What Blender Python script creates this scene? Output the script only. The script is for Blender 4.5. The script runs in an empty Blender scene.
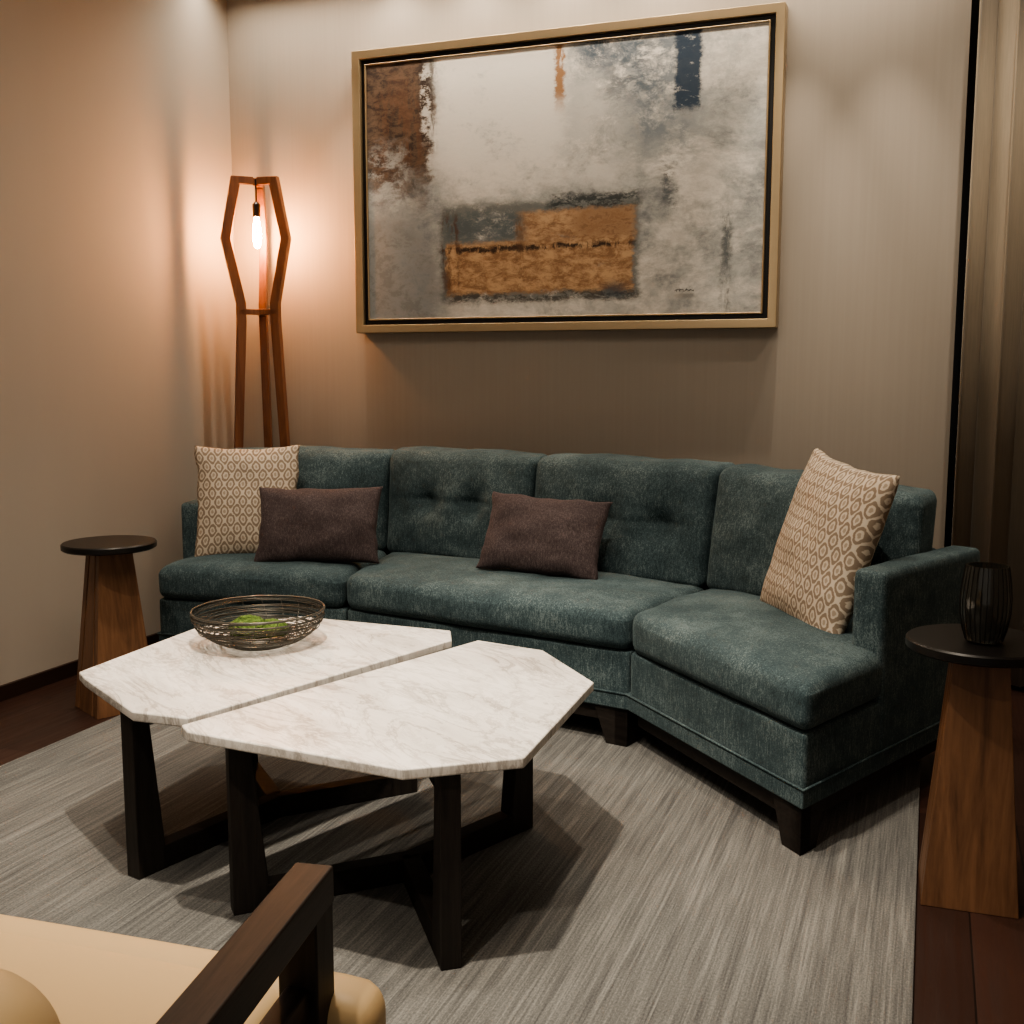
import bpy, bmesh, math, random
from mathutils import Vector, Matrix, noise
random.seed(4)
SC=bpy.context.scene
SC.view_settings.view_transform='AgX'
SC.view_settings.look='AgX - Medium High Contrast'
SC.view_settings.exposure=0.6

def srgb(r,g,b,a=1):
    def c(v):
        v/=255.0
        return v/12.92 if v<=0.04045 else ((v+0.055)/1.055)**2.4
    return (c(r),c(g),c(b),a)

# ---------------------------------------------------------------- node helpers
class NT:
    def __init__(s,name):
        s.m=bpy.data.materials.new(name); s.m.use_nodes=True
        s.t=s.m.node_tree; s.b=s.t.nodes['Principled BSDF']
    def n(s,typ,**k):
        nd=s.t.nodes.new(typ)
        for a,v in k.items(): setattr(nd,a,v)
        return nd
    def put(s,sock,v):
        if hasattr(v,'is_linked') or hasattr(v,'links'): s.t.links.new(v,sock)
        else: sock.default_value=v
    def math(s,op,a,b=0.0,c=0.0,clamp=False):
        nd=s.n('ShaderNodeMath',operation=op,use_clamp=clamp)
        s.put(nd.inputs[0],a); s.put(nd.inputs[1],b); s.put(nd.inputs[2],c)
        return nd.outputs[0]
    def mr(s,v,a,b,c=0.0,d=1.0,smooth=False):
        nd=s.n('ShaderNodeMapRange')
        if smooth: nd.interpolation_type='SMOOTHSTEP'
        s.put(nd.inputs['Value'],v)
        nd.inputs['From Min'].default_value=a; nd.inputs['From Max'].default_value=b
        nd.inputs['To Min'].default_value=c; nd.inputs['To Max'].default_value=d
        return nd.outputs[0]
    def mix(s,f,a,b,mode='MIX'):
        nd=s.n('ShaderNodeMix',data_type='RGBA',blend_type=mode)
        s.put(nd.inputs[0],f); s.put(nd.inputs[6],a); s.put(nd.inputs[7],b)
        return nd.outputs[2]
    def coord(s,kind='Object'):
        return s.n('ShaderNodeTexCoord').outputs[kind]
    def mapping(s,vec,scale=(1,1,1),rot=(0,0,0),loc=(0,0,0)):
        nd=s.n('ShaderNodeMapping'); s.put(nd.inputs['Vector'],vec)
        nd.inputs['Scale'].default_value=scale; nd.inputs['Rotation'].default_value=rot; nd.inputs['Location'].default_value=loc
        return nd.outputs[0]
    def noise(s,vec,scale=5,detail=4,rough=.5,dist=0,out='Fac'):
        nd=s.n('ShaderNodeTexNoise'); s.put(nd.inputs['Vector'],vec)
        nd.inputs['Scale'].default_value=scale; nd.inputs['Detail'].default_value=detail
        nd.inputs['Roughness'].default_value=rough; nd.inputs['Distortion'].default_value=dist
        return nd.outputs[out]
    def ramp(s,f,stops):
        nd=s.n('ShaderNodeValToRGB'); s.put(nd.inputs[0],f)
        cr=nd.color_ramp
        while len(cr.elements)<len(stops): cr.elements.new(.5)
        for e,(p,c) in zip(cr.elements,stops): e.position=p; e.color=c
        return nd.outputs[0]
    def bump(s,hgt,strength=.3,dist=.01):
        nd=s.n('ShaderNodeBump'); s.put(nd.inputs['Height'],hgt)
        nd.inputs['Strength'].default_value=strength; nd.inputs['Distance'].default_value=dist
        s.t.links.new(nd.outputs[0],s.b.inputs['Normal'])
    def base(s,c,rough=.6,spec=.5,metal=0):
        s.put(s.b.inputs['Base Color'],c); s.put(s.b.inputs['Roughness'],rough)
        s.b.inputs['Specular IOR Level'].default_value=spec; s.b.inputs['Metallic'].default_value=metal

# ---------------------------------------------------------------- materials
def m_wall(name,c1,c2,streak):
    M=NT(name); co=M.coord()
    s=M.noise(M.mapping(co,(1,1,.02)),streak,4,.6)
    s2=M.noise(M.mapping(co,(1,1,.5)),1.3,2,.5)
    col=M.mix(s,c1,c2)
    col=M.mix(M.math('MULTIPLY',s2,.15),col,srgb(120,110,98))
    M.base(col,.75,.25); M.bump(s,.03,.003); return M.m
MW=m_wall('wallpaper_beige',srgb(160,151,140),srgb(169,160,149),70)
MWL=m_wall('wall_paint_beige',srgb(175,167,156),srgb(179,171,160),6)
def m_plain(name,c,rough=.6,spec=.4,metal=0,nz=0.12,scale=30):
    M=NT(name); n=M.noise(M.coord(),scale,3,.6)
    dark=(c[0]*(1-nz*2),c[1]*(1-nz*2),c[2]*(1-nz*2),1)
    M.base(M.mix(n,dark,c),rough,spec,metal); return M.m
MCEIL=m_plain('ceiling_paint',srgb(190,184,174),.8,.2,0,.03,4)
MTRIM=m_plain('dark_trim',srgb(48,32,25),.45)
MBLACK=m_plain('black_lacquer',srgb(22,20,19),.38,.4)
MBLKMETAL=m_plain('black_wire',srgb(82,80,74),.35,.5,.5)

def m_wood(name,c1,c2,axis=2,scale=1.0,rough=.45,spec=.4):
    M=NT(name); co=M.coord()
    sc=[9*scale,9*scale,9*scale]; sc[axis]=.7*scale
    v=M.mapping(co,tuple(sc))
    n=M.noise(v,2.2,6,.6,1.2); n2=M.noise(M.mapping(v,(5,5,5)),3,3,.6)
    f=M.math('ADD',M.math('MULTIPLY',n,.8),M.math('MULTIPLY',n2,.25))
    col=M.ramp(f,[(.35,c1),(.68,c2)])
    M.base(col,rough,spec); M.bump(n2,.06,.003); return M.m
MLAMP=m_wood('lamp_walnut',srgb(100,62,42),srgb(142,92,62))
MTBASE=m_wood('table_base_wood',srgb(88,62,45),srgb(132,96,70))
MESP=m_wood('espresso_wood_x',srgb(30,26,24),srgb(48,43,40),0,2,.6,.25)
MESPY=m_wood('espresso_wood_y',srgb(30,24,22),srgb(54,44,39),1,3,.45,.3)
MESPZ=m_wood('espresso_wood_z',srgb(34,30,28),srgb(54,49,45),2,2,.55,.3)

def m_floor():
    M=NT('dark_wood_planks'); co=M.coord()
    br=M.n('ShaderNodeTexBrick'); M.put(br.inputs['Vector'],M.mapping(co,(1,1,1),(0,0,math.pi/2)))
    br.inputs['Scale'].default_value=1; br.inputs['Brick Width'].default_value=1.3; br.inputs['Row Height'].default_value=.13
    br.inputs['Mortar Size'].default_value=.002; br.inputs['Mortar'].default_value=srgb(15,9,7)
    br.inputs['Color1'].default_value=srgb(54,35,29); br.inputs['Color2'].default_value=srgb(72,48,40)
    br.offset=.37
    g=M.noise(M.mapping(co,(14,1.0,1)),3,6,.6,.6)
    col=M.mix(M.math('MULTIPLY',g,.6),br.outputs[0],srgb(34,22,18))
    M.base(col,M.mr(g,.3,.7,.32,.5),.45); return M.m
MFLOOR=m_floor()

def m_rug():
    M=NT('striated_gray_rug'); co=M.coord()
    a=M.noise(M.mapping(co,(55,1.6,1)),1.0,3,.55,.2)
    b=M.noise(M.mapping(co,(190,4,1)),1.0,3,.6)
    e=M.noise(M.mapping(co,(260,150,1)),1.0,2,.6)
    c=M.noise(co,1.6,3,.5)
    f=M.math('ADD',M.math('MULTIPLY',a,.27),M.math('ADD',M.math('MULTIPLY',b,.34),M.math('ADD',M.math('MULTIPLY',c,.12),M.math('MULTIPLY',e,.27))))
    col=M.ramp(f,[(.39,srgb(74,74,74)),(.50,srgb(101,101,99)),(.62,srgb(134,133,129))])
    M.base(col,.9,.1); M.b.inputs['Sheen Weight'].default_value=.15
    M.bump(f,.6,.012); return M.m
MRUG=m_rug()

def m_fabric(name,c_dark,c_mid,c_lite,sheen=.5,scale=1.0,mott=.3):
    M=NT(name); co=M.coord()
    a=M.noise(M.mapping(co,(3,3,5)),1.6*scale,6,.7,.3)
    b=M.noise(M.mapping(co,(1,1,.6)),360*scale,2,.6)
    c=M.noise(M.mapping(co,(50,50,9)),3.2*scale,5,.75)
    f=M.math('ADD',M.math('MULTIPLY',a,mott),M.math('ADD',M.math('MULTIPLY',b,.35),M.math('MULTIPLY',c,.65-mott)))
    col=M.ramp(f,[(.38,c_dark),(.5,c_mid),(.62,c_lite)])
    M.base(col,.85,.15)
    M.b.inputs['Sheen Weight'].default_value=sheen; M.b.inputs['Sheen Roughness'].default_value=.4
    M.b.inputs['Sheen Tint'].default_value=c_lite
    h=M.math('ADD',M.math('MULTIPLY',b,.35),M.math('MULTIPLY',M.noise(co,7,3,.5),1.2))
    M.bump(h,.3,.01); return M.m
MTEAL=m_fabric('teal_chenille',srgb(42,55,60),srgb(64,79,83),srgb(112,126,128),.42)
MPLUM=m_fabric('plum_velvet',srgb(56,49,50),srgb(73,64,65),srgb(102,92,92),.5,1.3,.2)
MLEATHER=m_plain('tan_leather',srgb(200,172,130),.5,.4,0,.04,3)

def m_pattern():
    M=NT('ogee_pattern_linen'); uv=M.coord('UV')
    nz=M.noise(uv,38,2,.5,0,'Color')
    vm=M.n('ShaderNodeVectorMath',operation='MULTIPLY_ADD'); M.put(vm.inputs[0],nz); vm.inputs[1].default_value=(.02,.02,0)
    M.put(vm.inputs[2],uv)
    sp=M.n('ShaderNodeSeparateXYZ'); M.put(sp.inputs[0],vm.outputs[0])
    x=M.math('MULTIPLY',sp.outputs[0],2*math.pi*9); y=M.math('MULTIPLY',sp.outputs[1],2*math.pi*6)
    f=M.math('ADD',M.math('COSINE',x),M.math('COSINE',y))
    af=M.math('ABSOLUTE',f)
    band=M.math('MULTIPLY',M.mr(af,.26,.38),M.math('SUBTRACT',1.0,M.mr(af,1.2,1.35)))
    core=M.mr(af,1.72,1.85)
    mk=M.math('MAXIMUM',band,M.math('MULTIPLY',core,.7))
    w=M.noise(uv,260,1,.5)
    col=M.mix(mk,srgb(204,192,175),srgb(134,119,104))
    col=M.mix(M.math('MULTIPLY',w,.3),col,srgb(168,152,134))
    M.base(col,.85,.15); M.bump(w,.3,.004); return M.m
MPAT=m_pattern()

def m_marble():
    M=NT('white_marble'); co=M.coord()
    v=M.mapping(co,(1,1,1),(0,0,.55))
    v2=M.mapping(v,(1.0,3.0,1))
    d=M.noise(v2,2.0,9,.68,1.2)
    ve=M.math('SUBTRACT',1.0,M.mr(M.math('ABSOLUTE',M.math('SUBTRACT',d,.5)),0,.03))
    d2=M.noise(M.mapping(v2,(1,1,1),(0,0,.2),(3,1,0)),4.5,9,.72,.8)
    ve2=M.math('SUBTRACT',1.0,M.mr(M.math('ABSOLUTE',M.math('SUBTRACT',d2,.48)),0,.035))
    cl=M.noise(v2,1.7,7,.65,.5)
    base=M.mix(M.mr(cl,.42,.72),srgb(230,226,220),srgb(188,183,177))
    base=M.mix(M.math('MULTIPLY',ve,M.mr(cl,.35,.6,.15,.8)),base,srgb(136,128,120))
    base=M.mix(M.math('MULTIPLY',ve2,.3),base,srgb(150,142,134))
    M.base(base,.38,.4); return M.m
MMARB=m_marble()

def m_painting():
    M=NT('abstract_painting'); uv=M.coord('UV')
    def dist(amp,src,ay=1.5):
        vm=M.n('ShaderNodeVectorMath',operation='SUBTRACT'); M.put(vm.inputs[0],src); vm.inputs[1].default_value=(.5,.5,.5)
        v2=M.n('ShaderNodeVectorMath',operation='MULTIPLY_ADD'); M.put(v2.inputs[0],vm.outputs[0]); v2.inputs[1].default_value=(amp,amp*ay,0); M.put(v2.inputs[2],uv)
        return v2.outputs[0]
    n1=M.noise(uv,9,8,.75,0,'Color'); n2=M.noise(uv,26,8,.8,0,'Color')
    P=dist(.14,n1); sp=M.n('ShaderNodeSeparateXYZ'); M.put(sp.inputs[0],P); X,Y=sp.outputs[0],sp.outputs[1]
    Ps=dist(.05,n2); sps=M.n('ShaderNodeSeparateXYZ'); M.put(sps.inputs[0],Ps); XS,YS=sps.outputs[0],sps.outputs[1]
    def sh(x): return x if x<=0 or x>=1 else x+.15*x*(1-x)
    def rect(x0,x1,y0,y1,fx=.02,fy=.02,sharp=False):
        x0,x1=sh(x0),sh(x1)
        xx,yy=(XS,YS) if sharp else (X,Y)
        a=M.mr(xx,x0-fx,x0+fx,smooth=True); b=M.mr(xx,x1-fx,x1+fx,1,0,smooth=True)
        c=M.mr(yy,1-y1-fy,1-y1+fy,smooth=True); d=M.mr(yy,1-y0-fy,1-y0+fy,1,0,smooth=True)
        return M.math('MULTIPLY',M.math('MULTIPLY',a,b),M.math('MULTIPLY',c,d))
    big=M.noise(uv,3.4,9,.72,.3); fine=M.noise(M.mapping(uv,(6,7,1)),4,9,.8,.3); vs=M.noise(M.mapping(uv,(16,2.6,1)),2,8,.75,.2)
    patch=M.noise(M.mapping(uv,(2,1.3,1),(0,0,0),(4,2,0)),2.2,10,.75,.2)
    kn=M.noise(M.mapping(uv,(5,4,1),(0,0,.3)),2.0,10,.8,.25)
    col=M.mix(M.mr(fine,.40,.60),srgb(222,217,208),srgb(196,192,185))
    gray=M.mix(M.mr(kn,.40,.60),srgb(120,125,128),srgb(180,181,177))
    def lay(mask,c,amt=1.0,nz=None,a=.3,b=.6):
        nonlocal col
        m=M.math('MULTIPLY',mask,amt)
        if nz is not None: m=M.math('MULTIPLY',m,M.mr(nz,a,b))
        col=M.mix(m,col,c)
    lay(M.mr(patch,.52,.59),gray,.6)
    lay(rect(-.2,.20,.42,1.2,.06,.1),gray,.9)
    lay(rect(-.2,.18,.6,1.2,.04,.08),srgb(112,114,114),.85,kn,.40,.54)
    lay(rect(.14,.75,.5,.78,.06,.06),gray,.8,big,.40,.50)
    lay(rect(.64,1.2,.2,1.2,.06,.08),gray,.8,big,.44,.54)
    lay(rect(.50,.82,-.2,.42,.05,.10),srgb(108,118,126),.85,kn,.44,.54)
    lay(rect(.18,.48,-.1,.42,.05,.08),srgb(226,221,212),.8,fine,.38,.52)
    lay(rect(.22,.44,.36,.5,.05,.05),srgb(224,218,208),.7,kn,.42,.53)
    lay(rect(.50,.64,.12,.5,.05,.08),srgb(214,210,202),.75,kn,.44,.53)
    brown=M.mix(M.mr(fine,.42,.58),srgb(62,52,47),srgb(104,86,72))
    lay(rect(-.2,.150,-.2,.50,.012,.10),brown,1.0,big,.22,.36)
    lay(rect(.04,.16,.08,.42,.03,.1),srgb(118,84,62),.45,vs,.46,.54)
    lay(rect(-.1,.11,.34,.56,.04,.06),gray,.7,kn,.46,.54)
    lay(rect(.13,.168,-.1,.30,.01,.06,True),srgb(60,50,45),.85,vs,.40,.48)
    lay(rect(.135,.158,.02,.30,.006,.04,True),srgb(220,215,206),.8,fine,.47,.53)
    lay(rect(.466,.488,-.1,.21,.005,.05,True),srgb(150,110,74),.95,vs,.36,.46)
    lay(rect(.54,.60,-.1,.10,.03,.05),srgb(70,84,98),.9,kn,.38,.48)
    lay(rect(.60,.72,-.1,.22,.05,.1),srgb(80,92,102),.8,fine,.44,.54)
    lay(rect(.764,.830,-.1,.27,.006,.018,True),srgb(50,64,80),.97,fine,.35,.43)
    lay(rect(.735,.77,.45,.62,.012,.05),srgb(92,98,102),.85,fine,.45,.53)
    lay(rect(.895,.915,.62,1.0,.008,.08,True),srgb(86,92,94),.85,vs,.42,.52)
    lay(rect(.18,.68,.56,.94,.012,.02,True),srgb(106,110,108),.9,kn,.36,.48)
    lay(rect(.45,.68,.545,.60,.02,.015,True),srgb(52,58,60),.85,fine,.44,.52)
    org=M.mix(M.mr(fine,.42,.58),srgb(144,110,82),srgb(196,162,126))
    lay(rect(.195,.665,.71,.91,.006,.012,True),org,1.0,big,.28,.40)
    lay(rect(.37,.668,.60,.73,.012,.012,True),org,.95,big,.33,.43)
    lay(rect(.19,.39,.60,.70,.02,.03,True),srgb(86,96,100),.8,fine,.42,.5)
    lay(rect(.18,.67,.728,.748,.02,.008,True),srgb(54,42,36),.95,vs,.44,.5)
    lay(rect(.185,.225,.6,.9,.006,.03,True),srgb(92,66,50),.7,vs,.46,.53)
    lay(rect(.37,.39,.6,.9,.004,.03,True),srgb(104,76,56),.5,vs,.46,.53)
    lay(rect(.52,.66,.60,.70,.03,.03,True),srgb(120,82,56),.6,fine,.48,.54)
    lay(rect(.2,.68,.905,.94,.02,.010,True),srgb(66,60,56),.7,fine,.47,.53)
    lay(rect(.59,.65,.88,.93,.02,.02,True),srgb(60,72,84),.6)
    M.base(col,.7,.2); M.bump(M.noise(uv,60,6,.75),.2,.003); return M.m
MPAINT=m_painting()
MGOLD=m_plain('champagne_frame',srgb(170,150,120),.33,.5,.6,.06,20)
def m_moss():
    M=NT('moss_green'); n=M.noise(M.coord(),90,5,.7)
    M.base(M.ramp(n,[(.35,srgb(46,62,30)),(.65,srgb(108,132,68))]),.9,.1); M.bump(n,1,.01); return M.m
MMOSS=m_moss()
def m_curtain():
    M=NT('curtain_taupe'); co=M.coord(); n=M.noise(M.mapping(co,(80,80,3)),3,3,.6)
    M.base(M.mix(n,srgb(122,111,96),srgb(148,136,118)),.8,.2); M.b.inputs['Sheen Weight'].default_value=.3; return M.m
MCURT=m_curtain()
def m_emit(name,c,s):
    M=NT(name); M.base(c,.5); M.b.inputs['Emission Color'].default_value=c; M.b.inputs['Emission Strength'].default_value=s; return M.m
MBULB=m_emit('bulb_glow',(1,.43,.15,1),430)
MCUP=NT('smoked_glass'); MCUP.base(srgb(140,138,130),.06,.6); MCUP.b.inputs['Transmission Weight'].default_value=.92; MCUP=MCUP.m
MDARKGLASS=m_plain('night_window',srgb(14,13,14),.2,.5,0,.02,3)

# ---------------------------------------------------------------- mesh helpers
def link(o): SC.collection.objects.link(o); return o
def empty(name,loc=(0,0,0)):
    o=bpy.data.objects.new(name,None); o.location=loc; o.empty_display_size=.1; return link(o)
def par(o,parent):
    if parent: o.parent=parent; o.matrix_parent_inverse=Matrix.Translation(-Vector(parent.location))
    return o
def mesh(name,verts,faces,mat,parent=None,smooth=False,uvs=None):
    me=bpy.data.meshes.new(name); me.from_pydata([tuple(v) for v in verts],[],faces); me.update()
    bm=bmesh.new(); bm.from_mesh(me); bmesh.ops.recalc_face_normals(bm,faces=bm.faces); bm.to_mesh(me); bm.free()
    if uvs:
        ul=me.uv_layers.new(name='UVMap')
        for l in me.loops: ul.data[l.index].uv=uvs[l.vertex_index]
    me.materials.append(mat)
    if smooth:
        for p in me.polygons: p.use_smooth=True
    o=bpy.data.objects.new(name,me); link(o)
    return par(o,parent)
def bev(o,w,seg=3,ang=35):
    m=o.modifiers.new('bevel','BEVEL'); m.width=w; m.segments=seg; m.limit_method='ANGLE'; m.angle_limit=math.radians(ang)
    for p in o.data.polygons: p.use_smooth=True
    w2=o.modifiers.new('wn','WEIGHTED_NORMAL'); w2.keep_sharp=True
    return o
def frustum(name,bot,top,z0,z1,mat,parent=None,bv=0):
    n=len(bot); V=[(x,y,z0) for x,y in bot]+[(x,y,z1) for x,y in top]
    Fs=[tuple(range(n))[::-1],tuple(range(n,2*n))]+[(i,(i+1)%n,n+(i+1)%n,n+i) for i in range(n)]
    o=mesh(name,V,Fs,mat,parent)
    if bv: bev(o,bv)
    return o
def prism(name,poly,z0,z1,mat,parent=None,bv=0): return frustum(name,poly,poly,z0,z1,mat,parent,bv)
def box(name,x0,x1,y0,y1,z0,z1,mat,parent=None,bv=0):
    return prism(name,[(x0,y0),(x1,y0),(x1,y1),(x0,y1)],z0,z1,mat,parent,bv)
def lathe(name,prof,center,mat,parent=None,seg=48,smooth=True):
    V=[];Fs=[];n=len(prof)
    for i in range(seg):
        a=2*math.pi*i/seg
        for r,z in prof: V.append((center[0]+r*math.cos(a),center[1]+r*math.sin(a),center[2]+z))
    for i in range(seg):
        j=(i+1)%seg
        for k in range(n-1): Fs.append((i*n+k,j*n+k,j*n+k+1,i*n+k+1))
    if prof[0][0]>0: Fs.append(tuple(i*n for i in range(seg))[::-1])
    if prof[-1][0]>0: Fs.append(tuple(i*n+n-1 for i in range(seg)))
    o=mesh(name,V,Fs,mat,parent,smooth)
    if smooth:
        m=o.modifiers.new('es','EDGE_SPLIT'); m.split_angle=math.radians(40)
    return o
def tube(name,paths,r,mat,parent=None,cyc=False):
    cu=bpy.data.curves.new(name,'CURVE'); cu.dimensions='3D'; cu.bevel_depth=r; cu.bevel_resolution=2
    for pts in paths:
        s=cu.splines.new('POLY'); s.points.add(len(pts)-1)
        for i,p in enumerate(pts): s.points[i].co=(*p,1)
        s.use_cyclic_u=cyc
    cu.materials.append(mat)
    tmp=bpy.data.objects.new('tmp',cu); link(tmp)
    me=bpy.data.meshes.new_from_object(tmp.evaluated_get(bpy.context.evaluated_depsgraph_get()))
    bpy.data.objects.remove(tmp)
    me.name=name
    for p in me.polygons: p.use_smooth=True
    o=bpy.data.objects.new(name,me); link(o)
    if not me.materials: me.materials.append(mat)
    return par(o,parent)
def soft_hex(name,c,r,mat,parent=None,pf=0,pt=0,n=26,dimples=(),wr=0.0,seed=0):
    """rounded, puffed hexahedron. c = 4 bottom (front-left,front-right,back-right,back-left) + 4 top"""
    c=[Vector(p) for p in c]
    Lx=((c[1]-c[0]).length+(c[2]-c[3]).length)/4; Ly=((c[3]-c[0]).length+(c[2]-c[1]).length)/4
    Lz=sum((c[i+4]-c[i]).length for i in range(4))/8
    ts=[]
    for i in range(n+1):
        u=-1+2*i/n; ts.append(.35*u+.65*math.sin(math.pi/2*u))
    idx={};V=[];Fs=[]
    def vid(i,j,k):
        if (i,j,k) in idx: return idx[(i,j,k)]
        x,y,z=ts[i]*Lx,ts[j]*Ly,ts[k]*Lz
        q=Vector((x,y,z)); inn=Vector((max(-Lx+r,min(Lx-r,x)),max(-Ly+r,min(Ly-r,y)),max(-Lz+r,min(Lz-r,z))))
        d=q-inn
        if d.length>1e-9: q=inn+d.normalized()*r
        a,b,g=q.x/Lx,q.y/Ly,q.z/Lz
        if pf and abs(a)<1 and abs(g)<1: q.y-=pf*(1-a*a)**.6*(1-g*g)**.6*max(0,-b)
        if pt and abs(a)<1 and abs(b)<1: q.z+=pt*(1-a*a)**.6*(1-b*b)**.6*max(0,g)
        if b<-.3:
            for (dx,dz,dep,rad) in dimples:
                ex,ez=(a-dx)*Lx,(g-dz)*Lz
                dd=math.hypot(ex,ez)
                q.y+=dep*(math.exp(-(dd/rad)**2)+.5*math.exp(-dd/(rad*.3)))
                q.y+=dep*.28*math.exp(-(ez/.012)**2)*math.exp(-(ex/.10)**2)
        if wr:
            nv=noise.noise(Vector((q.x*5+seed,q.y*5,q.z*6)))+.5*noise.noise(Vector((q.x*13+seed,q.y*11,q.z*13)))
            if b<-.6: q.y+=wr*nv
            if g>.6: q.z+=wr*nv
        a,b,g=(q.x/Lx+1)/2,(q.y/Ly+1)/2,(q.z/Lz+1)/2
        bo=(c[0]*(1-a)+c[1]*a)*(1-b)+(c[3]*(1-a)+c[2]*a)*b
        tp=(c[4]*(1-a)+c[5]*a)*(1-b)+(c[7]*(1-a)+c[6]*a)*b
        idx[(i,j,k)]=len(V); V.append(bo*(1-g)+tp*g); return idx[(i,j,k)]
    for i in range(n):
        for j in range(n):
            for e in (0,n):
                Fs.append((vid(i,j,e),vid(i+1,j,e),vid(i+1,j+1,e),vid(i,j+1,e)))
                Fs.append((vid(i,e,j),vid(i+1,e,j),vid(i+1,e,j+1),vid(i,e,j+1)))
                Fs.append((vid(e,i,j),vid(e,i+1,j),vid(e,i+1,j+1),vid(e,i,j+1)))
    return mesh(name,V,Fs,mat,parent,True)
def quadhex(q,z0,z1): return [(x,y,z0) for x,y in q]+[(x,y,z1) for x,y in q]
def pillow(name,cen,e,up,w,h,T,mat,seed=0,n=36):
    cen=Vector(cen); e=Vector(e).normalized(); up=Vector(up); up=(up-e*up.dot(e)).normalized(); nr=e.cross(up)
    V=[];Fs=[];uv=[];gi={}
    def vid(i,j,s):
        if i in(0,n) or j in(0,n): s=0
        if (i,j,s) in gi: return gi[(i,j,s)]
        u=-1+2*i/n; v=-1+2*j/n
        u2=math.sin(u*math.pi/2)*.5+u*.5; v2=math.sin(v*math.pi/2)*.5+v*.5
        th=T/2*(max(0,(1-u2**2))**.5*max(0,(1-v2**2))**.5)**.85
        wob=noise.noise(Vector((u2*2+seed,v2*2,s)))*.014*(1-abs(u2)**4)*(1-abs(v2)**4)
        x=u2*w/2*(1-.07*(1-v2*v2)); y=v2*h/2*(1-.07*(1-u2*u2))
        x+=.008*noise.noise(Vector((seed,v2*3,1))); y+=.008*noise.noise(Vector((u2*3,seed,2)))
        p=cen+e*x+up*y+nr*(s*(th)+wob)
        gi[(i,j,s)]=len(V); V.append(p); uv.append(((u2+1)/2*w/.46,(v2+1)/2*h/.46)); return gi[(i,j,s)]
    for i in range(n):
        for j in range(n):
            for s in(1,-1): Fs.append((vid(i,j,s),vid(i+1,j,s),vid(i+1,j+1,s),vid(i,j+1,s)))
    return mesh(name,V,Fs,mat,None,True,uv)

# ---------------------------------------------------------------- room
H=2.95
box('floor',-3.3,1.3,-1.2,5.0,-.1,0,MFLOOR)
box('ceiling',-3.3,1.3,-1.2,5.0,H,H+.1,MCEIL)
box('wall_left',-3.26,-3.14,-1.2,4.66,0,H,MWL)
box('wall_back',-3.14,.07,4.54,4.66,0,H,MW)
box('wall_back_recess',.07,1.3,4.86,4.98,0,H,MDARKGLASS)
box('wall_right',1.2,1.3,-1.2,4.86,0,H,MWL)
box('baseboard_left',-3.14,-3.125,-1.2,4.54,0,.055,MTRIM)
box('baseboard_back',-3.125,.07,4.525,4.54,0,.055,MTRIM)

# curtain
V=[];Fs=[];uc=200
for i in range(uc+1):
    t=i/uc; x=.095+t*1.05; ph=x*2*math.pi/.13
    y=4.47-.10*t+.03*math.sin(ph)+.010*math.sin(ph*.37+1)
    x2=x+.012*math.sin(2*ph)
    V.append((x2,y,.02)); V.append((x2+.004*math.sin(ph*.5),y,H-.02))
for i in range(uc): Fs.append((2*i,2*i+2,2*i+3,2*i+1))
cu=mesh('curtain',V,Fs,MCURT,None,True); so=cu.modifiers.new('s','SOLIDIFY'); so.thickness=.004

# rug
box('area_rug',-2.59,.018,.2,3.9,0,.012,MRUG,None,.004)

# ---------------------------------------------------------------- painting
pe=empty('framed_painting',(-1.518,4.5,1.975))
px0,px1,pz0,pz1=-2.452,-.586,1.366,2.587
def frame_ring(name,x0,x1,z0,z1,w,y0,y1,mat,parent,slope=0):
    V=[];
    for (d,y) in ((0,y1),(0,y0),(w,y0+slope),(w,y1)):
        V+= [(x0+d,y,z0+d),(x1-d,y,z0+d),(x1-d,y,z1-d),(x0+d,y,z1-d)]
    Fs=[]
    for k in range(4):
        a=k*4; b=((k+1)%4)*4
        for i in range(4): Fs.append((a+i,a+(i+1)%4,b+(i+1)%4,b+i))
    o=mesh(name,V,Fs,mat,parent); bev(o,.003,2); return o
frame_ring('outer_frame',px0,px1,pz0,pz1,.036,4.465,4.54,MGOLD,pe,.006)
frame_ring('black_channel',px0+.034,px1-.034,pz0+.034,pz1-.034,.026,4.492,4.54,MBLACK,pe)
frame_ring('inner_liner',px0+.056,px1-.056,pz0+.056,pz1-.056,.007,4.478,4.54,MGOLD,pe)
cx0,cx1,cz0,cz1=px0+.062,px1-.062,pz0+.062,pz1-.062
mesh('canvas',[(cx0,4.485,cz0),(cx1,4.485,cz0),(cx1,4.485,cz1),(cx0,4.485,cz1)],[(0,1,2,3)],MPAINT,pe,False,[(0,0),(1,0),(1,1),(0,1)])
sx=cx0+.80*(cx1-cx0); sz=cz0+.085*(cz1-cz0)
def sg(i): return .012*noise.noise(Vector((i*.55,3.1,0)))*1.6
tube('signature',[[(sx+.08*i/40+.004*math.sin(i*.9),4.482,sz+sg(i)) for i in range(41)]],.0012,MBLACK,pe)

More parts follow.
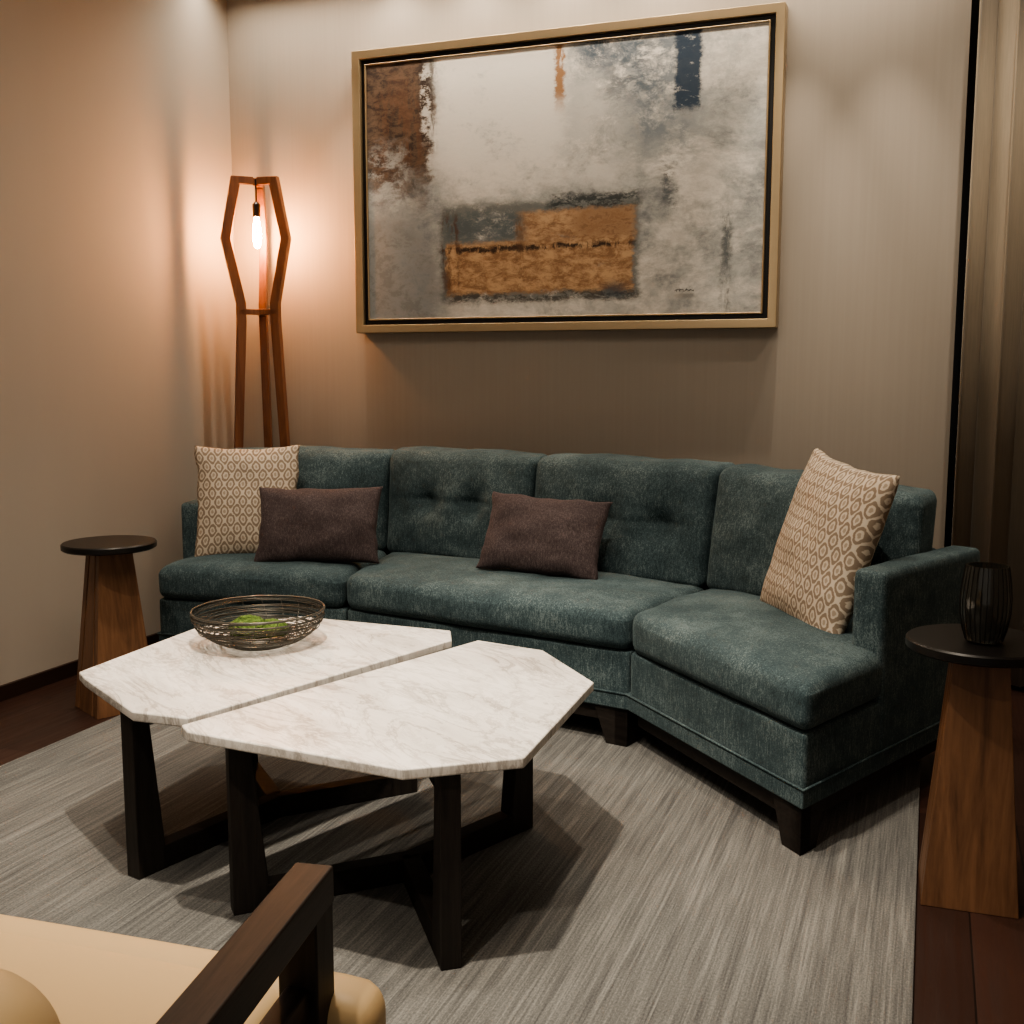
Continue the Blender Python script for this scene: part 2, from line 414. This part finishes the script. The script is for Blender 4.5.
# ---------------------------------------------------------------- sofa
sf=empty('curved_sectional_sofa',(-1.4,3.7,0))
L0=(-2.76,3.41);JL=(-1.985,3.50);JR=(-.85,3.27);R0=(-.250,2.65)
LB=(-2.93,4.12);JLB=(-2.16,4.34);JRB=(-.63,4.10);RB=(.06,3.57)
JLm=(-2.095,4.03);JRm=(-.714,3.75)
def lerp(a,b,t): return (a[0]+(b[0]-a[0])*t,a[1]+(b[1]-a[1])*t)
def ins(q,g):
    cx=sum(p[0] for p in q)/4; cy=sum(p[1] for p in q)/4
    out=[]
    for x,y in q:
        d=math.hypot(x-cx,y-cy); out.append((x+(cx-x)*g/d,y+(cy-y)*g/d))
    return out
RBB=(.155,3.53)
BQ=[[L0,JL,JLB,LB],[JL,JR,JRB,JLB],[JR,R0,RBB,JRB]]
for i,q in enumerate(BQ):
    soft_hex('base_%d'%(i+1),quadhex(ins(q,.004),.150,.325),.012,MTEAL,sf,n=20,wr=.0)
    prism('base_band_%d'%(i+1),ins(q,-.003),.135,.185,MTEAL,sf,.006)
    prism('plinth_%d'%(i+1),ins(q,.03),.085,.135,MESP,sf,.003)
    qq=ins(q,-.004); tube('welt_%d'%(i+1),[[(x,y,.187) for x,y in qq]],.004,MTEAL,sf,True)
def foot(name,p,d1,d2):
    d1=Vector((*d1,0)).normalized(); d2=Vector((*d2,0)).normalized()
    for k,d in enumerate((d1,d2)):
        o=d2 if k==0 else d1
        p0=Vector((*p,0)); w=.12; th=.045
        bot=[p0,p0+d*(w*.62),p0+d*(w*.62)+o*th,p0+o*th]; top=[p0,p0+d*w,p0+d*w+o*th,p0+o*th]
        frustum(name+'_%d'%(k+1),[(v.x,v.y) for v in bot],[(v.x,v.y) for v in top],.012,.135,MESP,sf,.002)
def sub(a,b): return (a[0]-b[0],a[1]-b[1])
def inset_pt(p,a,b,g):
    a=Vector(a).normalized(); b=Vector(b).normalized(); return (p[0]+(a.x+b.x)*g,p[1]+(a.y+b.y)*g)
fi=0
for P,A_,B_ in ((L0,JL,LB),(JL,L0,JLB),(JR,JL,JRB),(R0,JR,RBB),(RBB,R0,JRB),(LB,L0,JLB),(JLB,JL,LB),(JRB,JR,RBB)):
    fi+=1; a,b=sub(A_,P),sub(B_,P); foot('foot_%d'%fi,inset_pt(P,a,b,.008),a,b)
r0=Vector(R0); dv=(Vector(RBB)-r0).normalized(); nv=Vector((-dv.y,dv.x))
e33=tuple(r0+dv*.74+nv*.012)
seats=[[(-2.755,3.40),(-1.988,3.49),(-2.10,4.08),(-2.82,3.98)],[(-1.982,3.49),(-.853,3.258),(-.70,3.80),(-2.09,4.08)],[(-.845,3.258),(-.245,2.64),e33,(-.69,3.80)]]
for i,q in enumerate(seats):
    soft_hex('seat_cushion_%d'%(i+1),quadhex(q,.325,.452),.036,MTEAL,sf,pf=.014,pt=.030,n=30,wr=.006,seed=i*7)
a0=r0+dv*.38; a1=r0+dv*.985
soft_hex('arm_1',quadhex([tuple(a0+nv*.095),tuple(a0),tuple(a1),tuple(a1+nv*.095)],.15,.672),.018,MTEAL,sf,n=22,pf=.004,pt=.004,wr=.002)
la0=Vector((-2.785,3.60)); la1=Vector((-2.92,4.10)); ln=Vector((.12,.03))
soft_hex('arm_2',quadhex([tuple(la0),tuple(la0+ln),tuple(la1+ln),tuple(la1)],.15,.675),.018,MTEAL,sf,n=22,wr=.002)
def back(name,f0,f1,b0,b1,z0t,z1t,dim,seed):
    lean=.22
    t0,t1=lerp(f0,b0,lean+.05),lerp(f1,b1,lean+.05)
    cb0,cb1=lerp(f0,b0,.62),lerp(f1,b1,.62)
    ct0,ct1=lerp(f0,b0,.90),lerp(f1,b1,.90)
    c=[(*f0,.44),(*f1,.44),(*cb1,.44),(*cb0,.44),(*t0,z0t),(*t1,z1t),(*ct1,z1t),(*ct0,z0t)]
    return soft_hex(name,c,.036,MTEAL,sf,pf=.035,pt=.014,n=54,dimples=dim,wr=.010,seed=seed)
Mm=lerp(JLm,JRm,.49); MmB=lerp(JLB,JRB,.49)
DR=.055
back('back_cushion_1',(-2.80,3.86),JLm,LB,JLB,.855,.86,[],1)
back('back_cushion_2',JLm,Mm,JLB,MmB,.865,.865,[(-.38,.12,.042,DR),(.24,.12,.042,DR)],5)
back('back_cushion_3',Mm,JRm,MmB,JRB,.865,.865,[(-.18,.02,.042,DR),(.48,.02,.042,DR)],9)
back('back_cushion_4',JRm,(-.03,3.33),JRB,(.045,3.60),.86,.835,[],13)
for i,(a,b) in enumerate(((LB,JLB),(JLB,JRB),(JRB,RB))):
    q=[lerp(a,(-1.4,3.4),.09),lerp(b,(-1.4,3.4),.09),b,a]
    soft_hex('back_frame_%d'%(i+1),quadhex(q,.155,.79 if i<2 else .66),.02,MTEAL,sf,n=14)

# pillows
pillow('patterned_throw_pillow',(-2.555,3.73,.672),(.85,.45,0),(-.06,.12,.45),.42,.47,.15,MPAT,1)
pillow('plum_lumbar_pillow',(-2.20,3.68,.605),(.93,.30,0.01),(-.01,.12,.27),.49,.31,.13,MPLUM,4)
pillow('plum_lumbar_pillow.001',(-1.285,3.70,.61),(.97,-.05,-.04),(.03,.13,.27),.47,.30,.13,MPLUM,8)
pillow('patterned_throw_pillow.001',(-.28,3.33,.685),(.5,-.80,-.08),(.09,.11,.45),.50,.53,.15,MPAT,12)

# ---------------------------------------------------------------- coffee tables
A=[(-1.474,1.881),(-1.166,2.799),(-.958,2.759),(-.740,2.511),(-.717,1.955),(-.912,1.812),(-1.435,1.85)]
B=[(-1.982,2.138),(-2.005,2.66),(-1.80,2.885),(-1.285,2.878),(-1.235,2.773),(-1.489,1.925),(-1.635,1.92),(-1.925,2.095)]
def ctable(name,poly,feet,cen):
    e=empty(name,(cen[0],cen[1],0))
    prism('marble_top',poly[::-1],.422,.445,MMARB,e,.004)
    prism('sub_top',[lerp(p,cen,.25) for p in poly][::-1],.402,.4219,MESP,e,.002)
    c=Vector(cen)
    for i,fp in enumerate(feet):
        p=Vector(fp); d=(c-p).normalized(); s=Vector((-d.y,d.x))*.022
        b=[p-s,p+s,p+s+d*.085,p-s+d*.085]; tpo=[p-s,p+s,p+s+d*.045,p-s+d*.045]
        frustum('leg_%d'%(i+1),[tuple(q) for q in b],[tuple(q) for q in tpo],.012,.4218,MESPZ,e,.003)
        q=[p-s+d*.07,p+s+d*.07,c+s,c-s]
        prism('floor_beam_%d'%(i+1),[tuple(v) for v in q],.0125,.07,MESP,e,.003)
        q2=[p-s+d*.05,p+s+d*.05,c+s,c-s]
        prism('top_beam_%d'%(i+1),[tuple(v) for v in q2],.375,.421,MESP,e,.003)
    return e
ctable('marble_coffee_table',A,[(-1.395,1.93),(-.845,1.885),(-.945,2.60)],(-1.10,2.22))
ctable('marble_coffee_table.001',B,[(-1.71,1.985),(-1.86,2.66),(-1.33,2.72)],(-1.60,2.42))

# bowl
bw=empty('wire_bowl',(-1.715,2.54,.446))
bc=Vector((-1.715,2.54,.4465)); paths=[]
NR=38
for k in range(NR):
    t=k/(NR-1); r=.075+.105*math.sin(t*math.pi/2)**.9; z=.006+.092*t**1.4
    ph=random.random()*6.28; tilt=.006*(1 if k<NR-1 else .3); ph2=random.random()*6.28
    pts=[]
    for i in range(64):
        a=2*math.pi*i/64
        rr=r+.002*math.sin(3*a+ph2); pts.append((bc.x+rr*math.cos(a),bc.y+rr*math.sin(a),bc.z+max(.003,z+tilt*math.sin(a+ph)*min(1,t*2))))
    paths.append(pts)
tube('rings',paths,.0014,MBLKMETAL,bw,True)
tube('rim',[[(bc.x+.180*math.cos(2*math.pi*i/64),bc.y+.180*math.sin(2*math.pi*i/64),bc.z+.098) for i in range(64)]],.003,MBLKMETAL,bw,True)
paths=[]
for i in range(20):
    a=2*math.pi*i/20; pts=[]
    for k in range(12):
        t=k/11; r=.075+.105*math.sin(t*math.pi/2)**.9; z=.004+.094*t**1.4
        pts.append((bc.x+r*math.cos(a+.25*t),bc.y+r*math.sin(a+.25*t),bc.z+z))
    paths.append(pts)
tube('ribs',paths,.0012,MBLKMETAL,bw)
lathe('bowl_bottom',[(.0,.0),(.078,.0),(.078,.004),(.0,.004)],tuple(bc),MBLKMETAL,bw)
def moss(name,c,r,parent):
    bm=bmesh.new(); bmesh.ops.create_icosphere(bm,subdivisions=5,radius=1)
    for v in bm.verts:
        n=v.co.normalized(); k=1+.10*noise.noise(n*6)+.05*noise.noise(n*17)
        v.co=Vector((n.x*r[0]*k,n.y*r[1]*k,n.z*r[2]*k))+Vector(c)
    me=bpy.data.meshes.new(name); bm.to_mesh(me); bm.free(); me.materials.append(MMOSS)
    for p in me.polygons: p.use_smooth=True
    o=bpy.data.objects.new(name,me); link(o); return par(o,parent)
moss('moss_ball_1',(-1.745,2.535,.488),(.055,.052,.036),bw)
moss('moss_ball_2',(-1.69,2.565,.482),(.046,.046,.030),bw)

# ---------------------------------------------------------------- side tables
def side_table(name,x,y,rot,hb=.108,ht=.058,z0=0.0):
    e=empty(name,(x,y,0))
    lathe('round_top',[(.0,.575),(.152,.575),(.160,.580),(.160,.596),(.156,.600),(0,.600)],(x,y,0),MBLACK,e,64)
    ca,sa=math.cos(rot),math.sin(rot)
    def W(px,py): return (x+px*ca-py*sa,y+px*sa+py*ca)
    def slab(nm,xb0,xb1,xt0,xt1,yb0,yb1,yt0,yt1):
        frustum(nm,[W(xb0,yb0),W(xb1,yb0),W(xb1,yb1),W(xb0,yb1)],[W(xt0,yt0),W(xt1,yt0),W(xt1,yt1),W(xt0,yt1)],z0,.575,MTBASE,e,.002)
    slab('panel_front',-hb,hb*.96,-ht,ht*.96,-hb*.95,-hb*.95+.035,-ht,-ht+.03)
    slab('panel_back',-hb,hb*.96,-ht,ht*.96,hb*.95-.035,hb*.95,ht-.03,ht)
    slab('core',-hb*.45,hb*.45,-ht*.5,ht*.5,-hb*.6,hb*.6,-ht*.6,ht*.6)
    slab('panel_left',-hb,-hb+.035,-ht,-ht+.03,-hb*.55,hb*.55,-ht*.35,ht*.35)
    slab('panel_right',hb-.035,hb,ht-.03,ht,-hb*.55,hb*.55,-ht*.35,ht*.35)
    return e
side_table('round_side_table',.128,2.63,math.radians(2),.104)
side_table('round_side_table.001',-2.69,3.08,math.radians(62),.112,.06)

# votive vessel
cu_=empty('glass_candle_holder',(.14,2.62,.6)); cc=(.132,2.61,.6005)
prof=[(.0,.0),(.030,.0),(.038,.004),(.046,.03),(.052,.065),(.053,.10),(.049,.14),(.044,.172),(.041,.172),(.046,.14),(.050,.10),(.049,.065),(.043,.032),(.030,.010),(0,.010)]
lathe('vessel_body',prof,cc,MCUP,cu_,64)
paths=[]
for i in range(28):
    a=2*math.pi*i/28
    paths.append([(cc[0]+(r+.0008)*math.cos(a),cc[1]+(r+.0008)*math.sin(a),cc[2]+z) for r,z in prof[2:8]])
tube('vessel_ribs',paths,.0008,MBLACK,cu_)

# ---------------------------------------------------------------- floor lamp
lx,ly=-2.885,4.35
le=empty('floor_lamp',(lx,ly,0))
vaz=math.radians(20.8)
def strut(nm,ang):
    d=Vector((math.cos(ang),math.sin(ang),0)); s=Vector((-d.y,d.x,0))*.017
    out=[(.178,0.0),(.130,.855),(.102,1.42),(.102,1.50),(.162,1.785),(.108,2.06)]
    inn=[(.142,0.0),(.092,.855),(.060,1.42),(.060,1.50),(.120,1.785),(.072,2.02)]
    V=[];n=len(out)
    for sg in(-1,1):
        for r,z in out: V.append(Vector((lx,ly,z))+d*r+s*sg)
        for r,z in inn: V.append(Vector((lx,ly,z))+d*r+s*sg)
    Fs=[]
    for k in range(n-1):
        for o in (0,2*n):
            Fs.append((o+k,o+k+1,o+n+k+1,o+n+k))
        Fs.append((k,k+1,2*n+k+1,2*n+k)); Fs.append((n+k,n+k+1,3*n+k+1,3*n+k))
    Fs.append((0,n,3*n,2*n)); Fs.append((n-1,2*n-1,4*n-1,3*n-1))
    bev(mesh(nm,V,Fs,MLAMP,le),.003,2)
    a=Vector((lx,ly,0))
    q=[a+d*.012-s,a+d*.105-s,a+d*.105+s,a+d*.012+s]
    prism(nm+'_top_bar',[(v.x,v.y) for v in q],2.025,2.058,MLAMP,le,.002)
    q=[a+d*.0-s,a+d*.09-s,a+d*.09+s,a+d*.0+s]
    prism(nm+'_waist_bar',[(v.x,v.y) for v in q],1.45,1.475,MLAMP,le,.002)
for i,adeg in enumerate((-14,202,90)): strut('strut_%d'%(i+1),vaz+math.radians(adeg))
lathe('socket',[(.0,1.885),(.016,1.885),(.018,1.94),(.010,1.95),(.0,1.95)],(lx,ly,0),MBLACK,le,20)
tube('cord',[[(lx,ly,1.945),(lx,ly,2.05)]],.004,MBLACK,le)
lathe('bulb',[(.0,1.745),(.010,1.749),(.018,1.775),(.020,1.805),(.016,1.85),(.010,1.884),(.0,1.884)],(lx,ly,0),MBULB,le,20)
tube('power_cord',[[(-3.12,3.72,.30),(-3.10,3.6,.2),(-3.02,3.5,.05),(-2.95,3.38,.008),(-2.88,3.35,.006),(-2.95,3.9,.006),(-2.9,4.3,.006)]],.004,MBLACK,le)

# ---------------------------------------------------------------- armchair (built square, then turned)
ac=empty('leather_armchair',(-.68,1.11,0))
ax=-.68; aw=.05
def armframe(nm,xc):
    x0,x1=xc-aw/2,xc+aw/2
    V=[(x0,1.11,.555),(x1,1.11,.555),(x1,.30,.535),(x0,.30,.535),(x0,1.11,.602),(x1,1.11,.602),(x1,.30,.585),(x0,.30,.585)]
    bev(mesh(nm+'_rail',V,[(0,1,2,3),(4,5,6,7),(0,1,5,4),(1,2,6,5),(2,3,7,6),(3,0,4,7)],MESPY,ac),.003)
    box(nm+'_front_post',x0,x1,1.05,1.105,.012,.56,MESPZ,ac,.003)
    box(nm+'_back_post',x0,x1,.30,.36,.012,.54,MESPZ,ac,.003)
    box(nm+'_lower_rail',x0,x1,.36,1.05,.20,.26,MESPY,ac,.003)
    box(nm+'_mid_rail',x0+.01,x1-.01,.36,1.05,.44,.475,MESPY,ac,.003)
armframe('arm_right',ax); armframe('arm_left',-1.50)
box('seat_frame',-1.47,-.71,.36,1.06,.22,.30,MESP,ac,.004)
soft_hex('seat_cushion',quadhex([(-1.56,1.14),(-.60,1.07),(-.60,1.165),(-1.56,1.245)],.30,.44),.038,MLEATHER,ac,pt=.006,n=18)
soft_hex('seat_cushion_main',quadhex([(-1.465,.45),(-.715,.45),(-.715,1.13),(-1.465,1.20)],.30,.44),.03,MLEATHER,ac,pt=.015,n=24)
soft_hex('back_cushion',[(-1.44,.79,.44),(-.755,.79,.44),(-.755,.50,.44),(-1.44,.50,.44),(-1.44,.76,.72),(-.755,.75,.675),(-.755,.50,.675),(-1.44,.50,.72)],.085,MLEATHER,ac,pf=.02,n=26)
box('back_panel',-1.475,-.705,.44,.48,.30,.66,MESP,ac,.004)
ac.rotation_euler=(0,0,math.radians(9))

# ---------------------------------------------------------------- lights
def area(name,loc,sx_,sy_,e,col,spread=180,rot=(0,0,0)):
    l=bpy.data.lights.new(name,'AREA'); l.shape='RECTANGLE'; l.size=sx_; l.size_y=sy_; l.energy=e; l.color=col; l.spread=math.radians(spread)
    o=bpy.data.objects.new(name,l); o.location=loc; o.rotation_euler=rot; link(o); return o
def spot(name,loc,tgt,e,col,ang=60,blend=.6,r=.03):
    l=bpy.data.lights.new(name,'SPOT'); l.energy=e; l.color=col; l.spot_size=math.radians(ang); l.spot_blend=blend; l.shadow_soft_size=r
    o=bpy.data.objects.new(name,l); o.location=loc; d=Vector(tgt)-Vector(loc); o.rotation_euler=d.to_track_quat('-Z','Y').to_euler(); link(o); return o
WARM=(1,.87,.71)
# soft continuous cove wash plus narrow pin-spots that rake down the wall
area('wall_cove_strip',(-1.53,4.30,2.94),3.1,.05,17,WARM,150)
for i,x in enumerate((-2.25,-1.87,-1.48,-1.08)):
    spot('picture_spot_%d'%(i+1),(x,4.40,2.94),(x,4.50,1.9),4.5,WARM,110,1.0,.02)
for i,(x,e) in enumerate(((-2.88,24),(-2.49,42),(-.545,50),(-.20,38))):
    spot('wall_spot_%d'%(i+1),(x,4.24,2.94),(x,4.52,.9),e,WARM,40,1.0,.012)
spot('downlight_1',(-.95,1.5,2.93),(-1.15,2.25,0),205,WARM,62,.8,.03)
spot('downlight_2',(-1.9,1.7,2.93),(-1.9,2.4,0),58,WARM,70,.8,.03)
spot('downlight_3',(-.6,2.5,2.93),(-.6,2.95,0),60,WARM,64,.8,.04)
spot('downlight_4',(-2.0,2.7,2.93),(-2.0,3.2,.3),60,WARM,64,.8,.04)
spot('downlight_5',(-1.0,.2,2.93),(-1.0,.9,0),66,WARM,90,.8,.04)
spot('curtain_fill_spot',(.45,3.6,2.93),(.4,4.3,1.3),36,WARM,90,.9,.04)  # added spot to lighten the curtain, no known fitting there
area('ceiling_fill_light',(-1.2,1.6,2.94),1.6,1.6,22,WARM)  # added soft overhead fill for the whole room, not an actual fixture
w=bpy.data.worlds.new('world'); SC.world=w; w.use_nodes=True
w.node_tree.nodes['Background'].inputs[0].default_value=(1,.92,.82,1); w.node_tree.nodes['Background'].inputs[1].default_value=.24

# ---------------------------------------------------------------- camera
cd=bpy.data.cameras.new('cam'); cd.sensor_width=36; cd.lens=36*1100/1024; cd.clip_start=.05
co=bpy.data.objects.new('camera',cd); co.location=(0,0,1.2); co.rotation_euler=(math.radians(90-7.35),0,math.radians(20.8)); link(co)
SC.camera=co
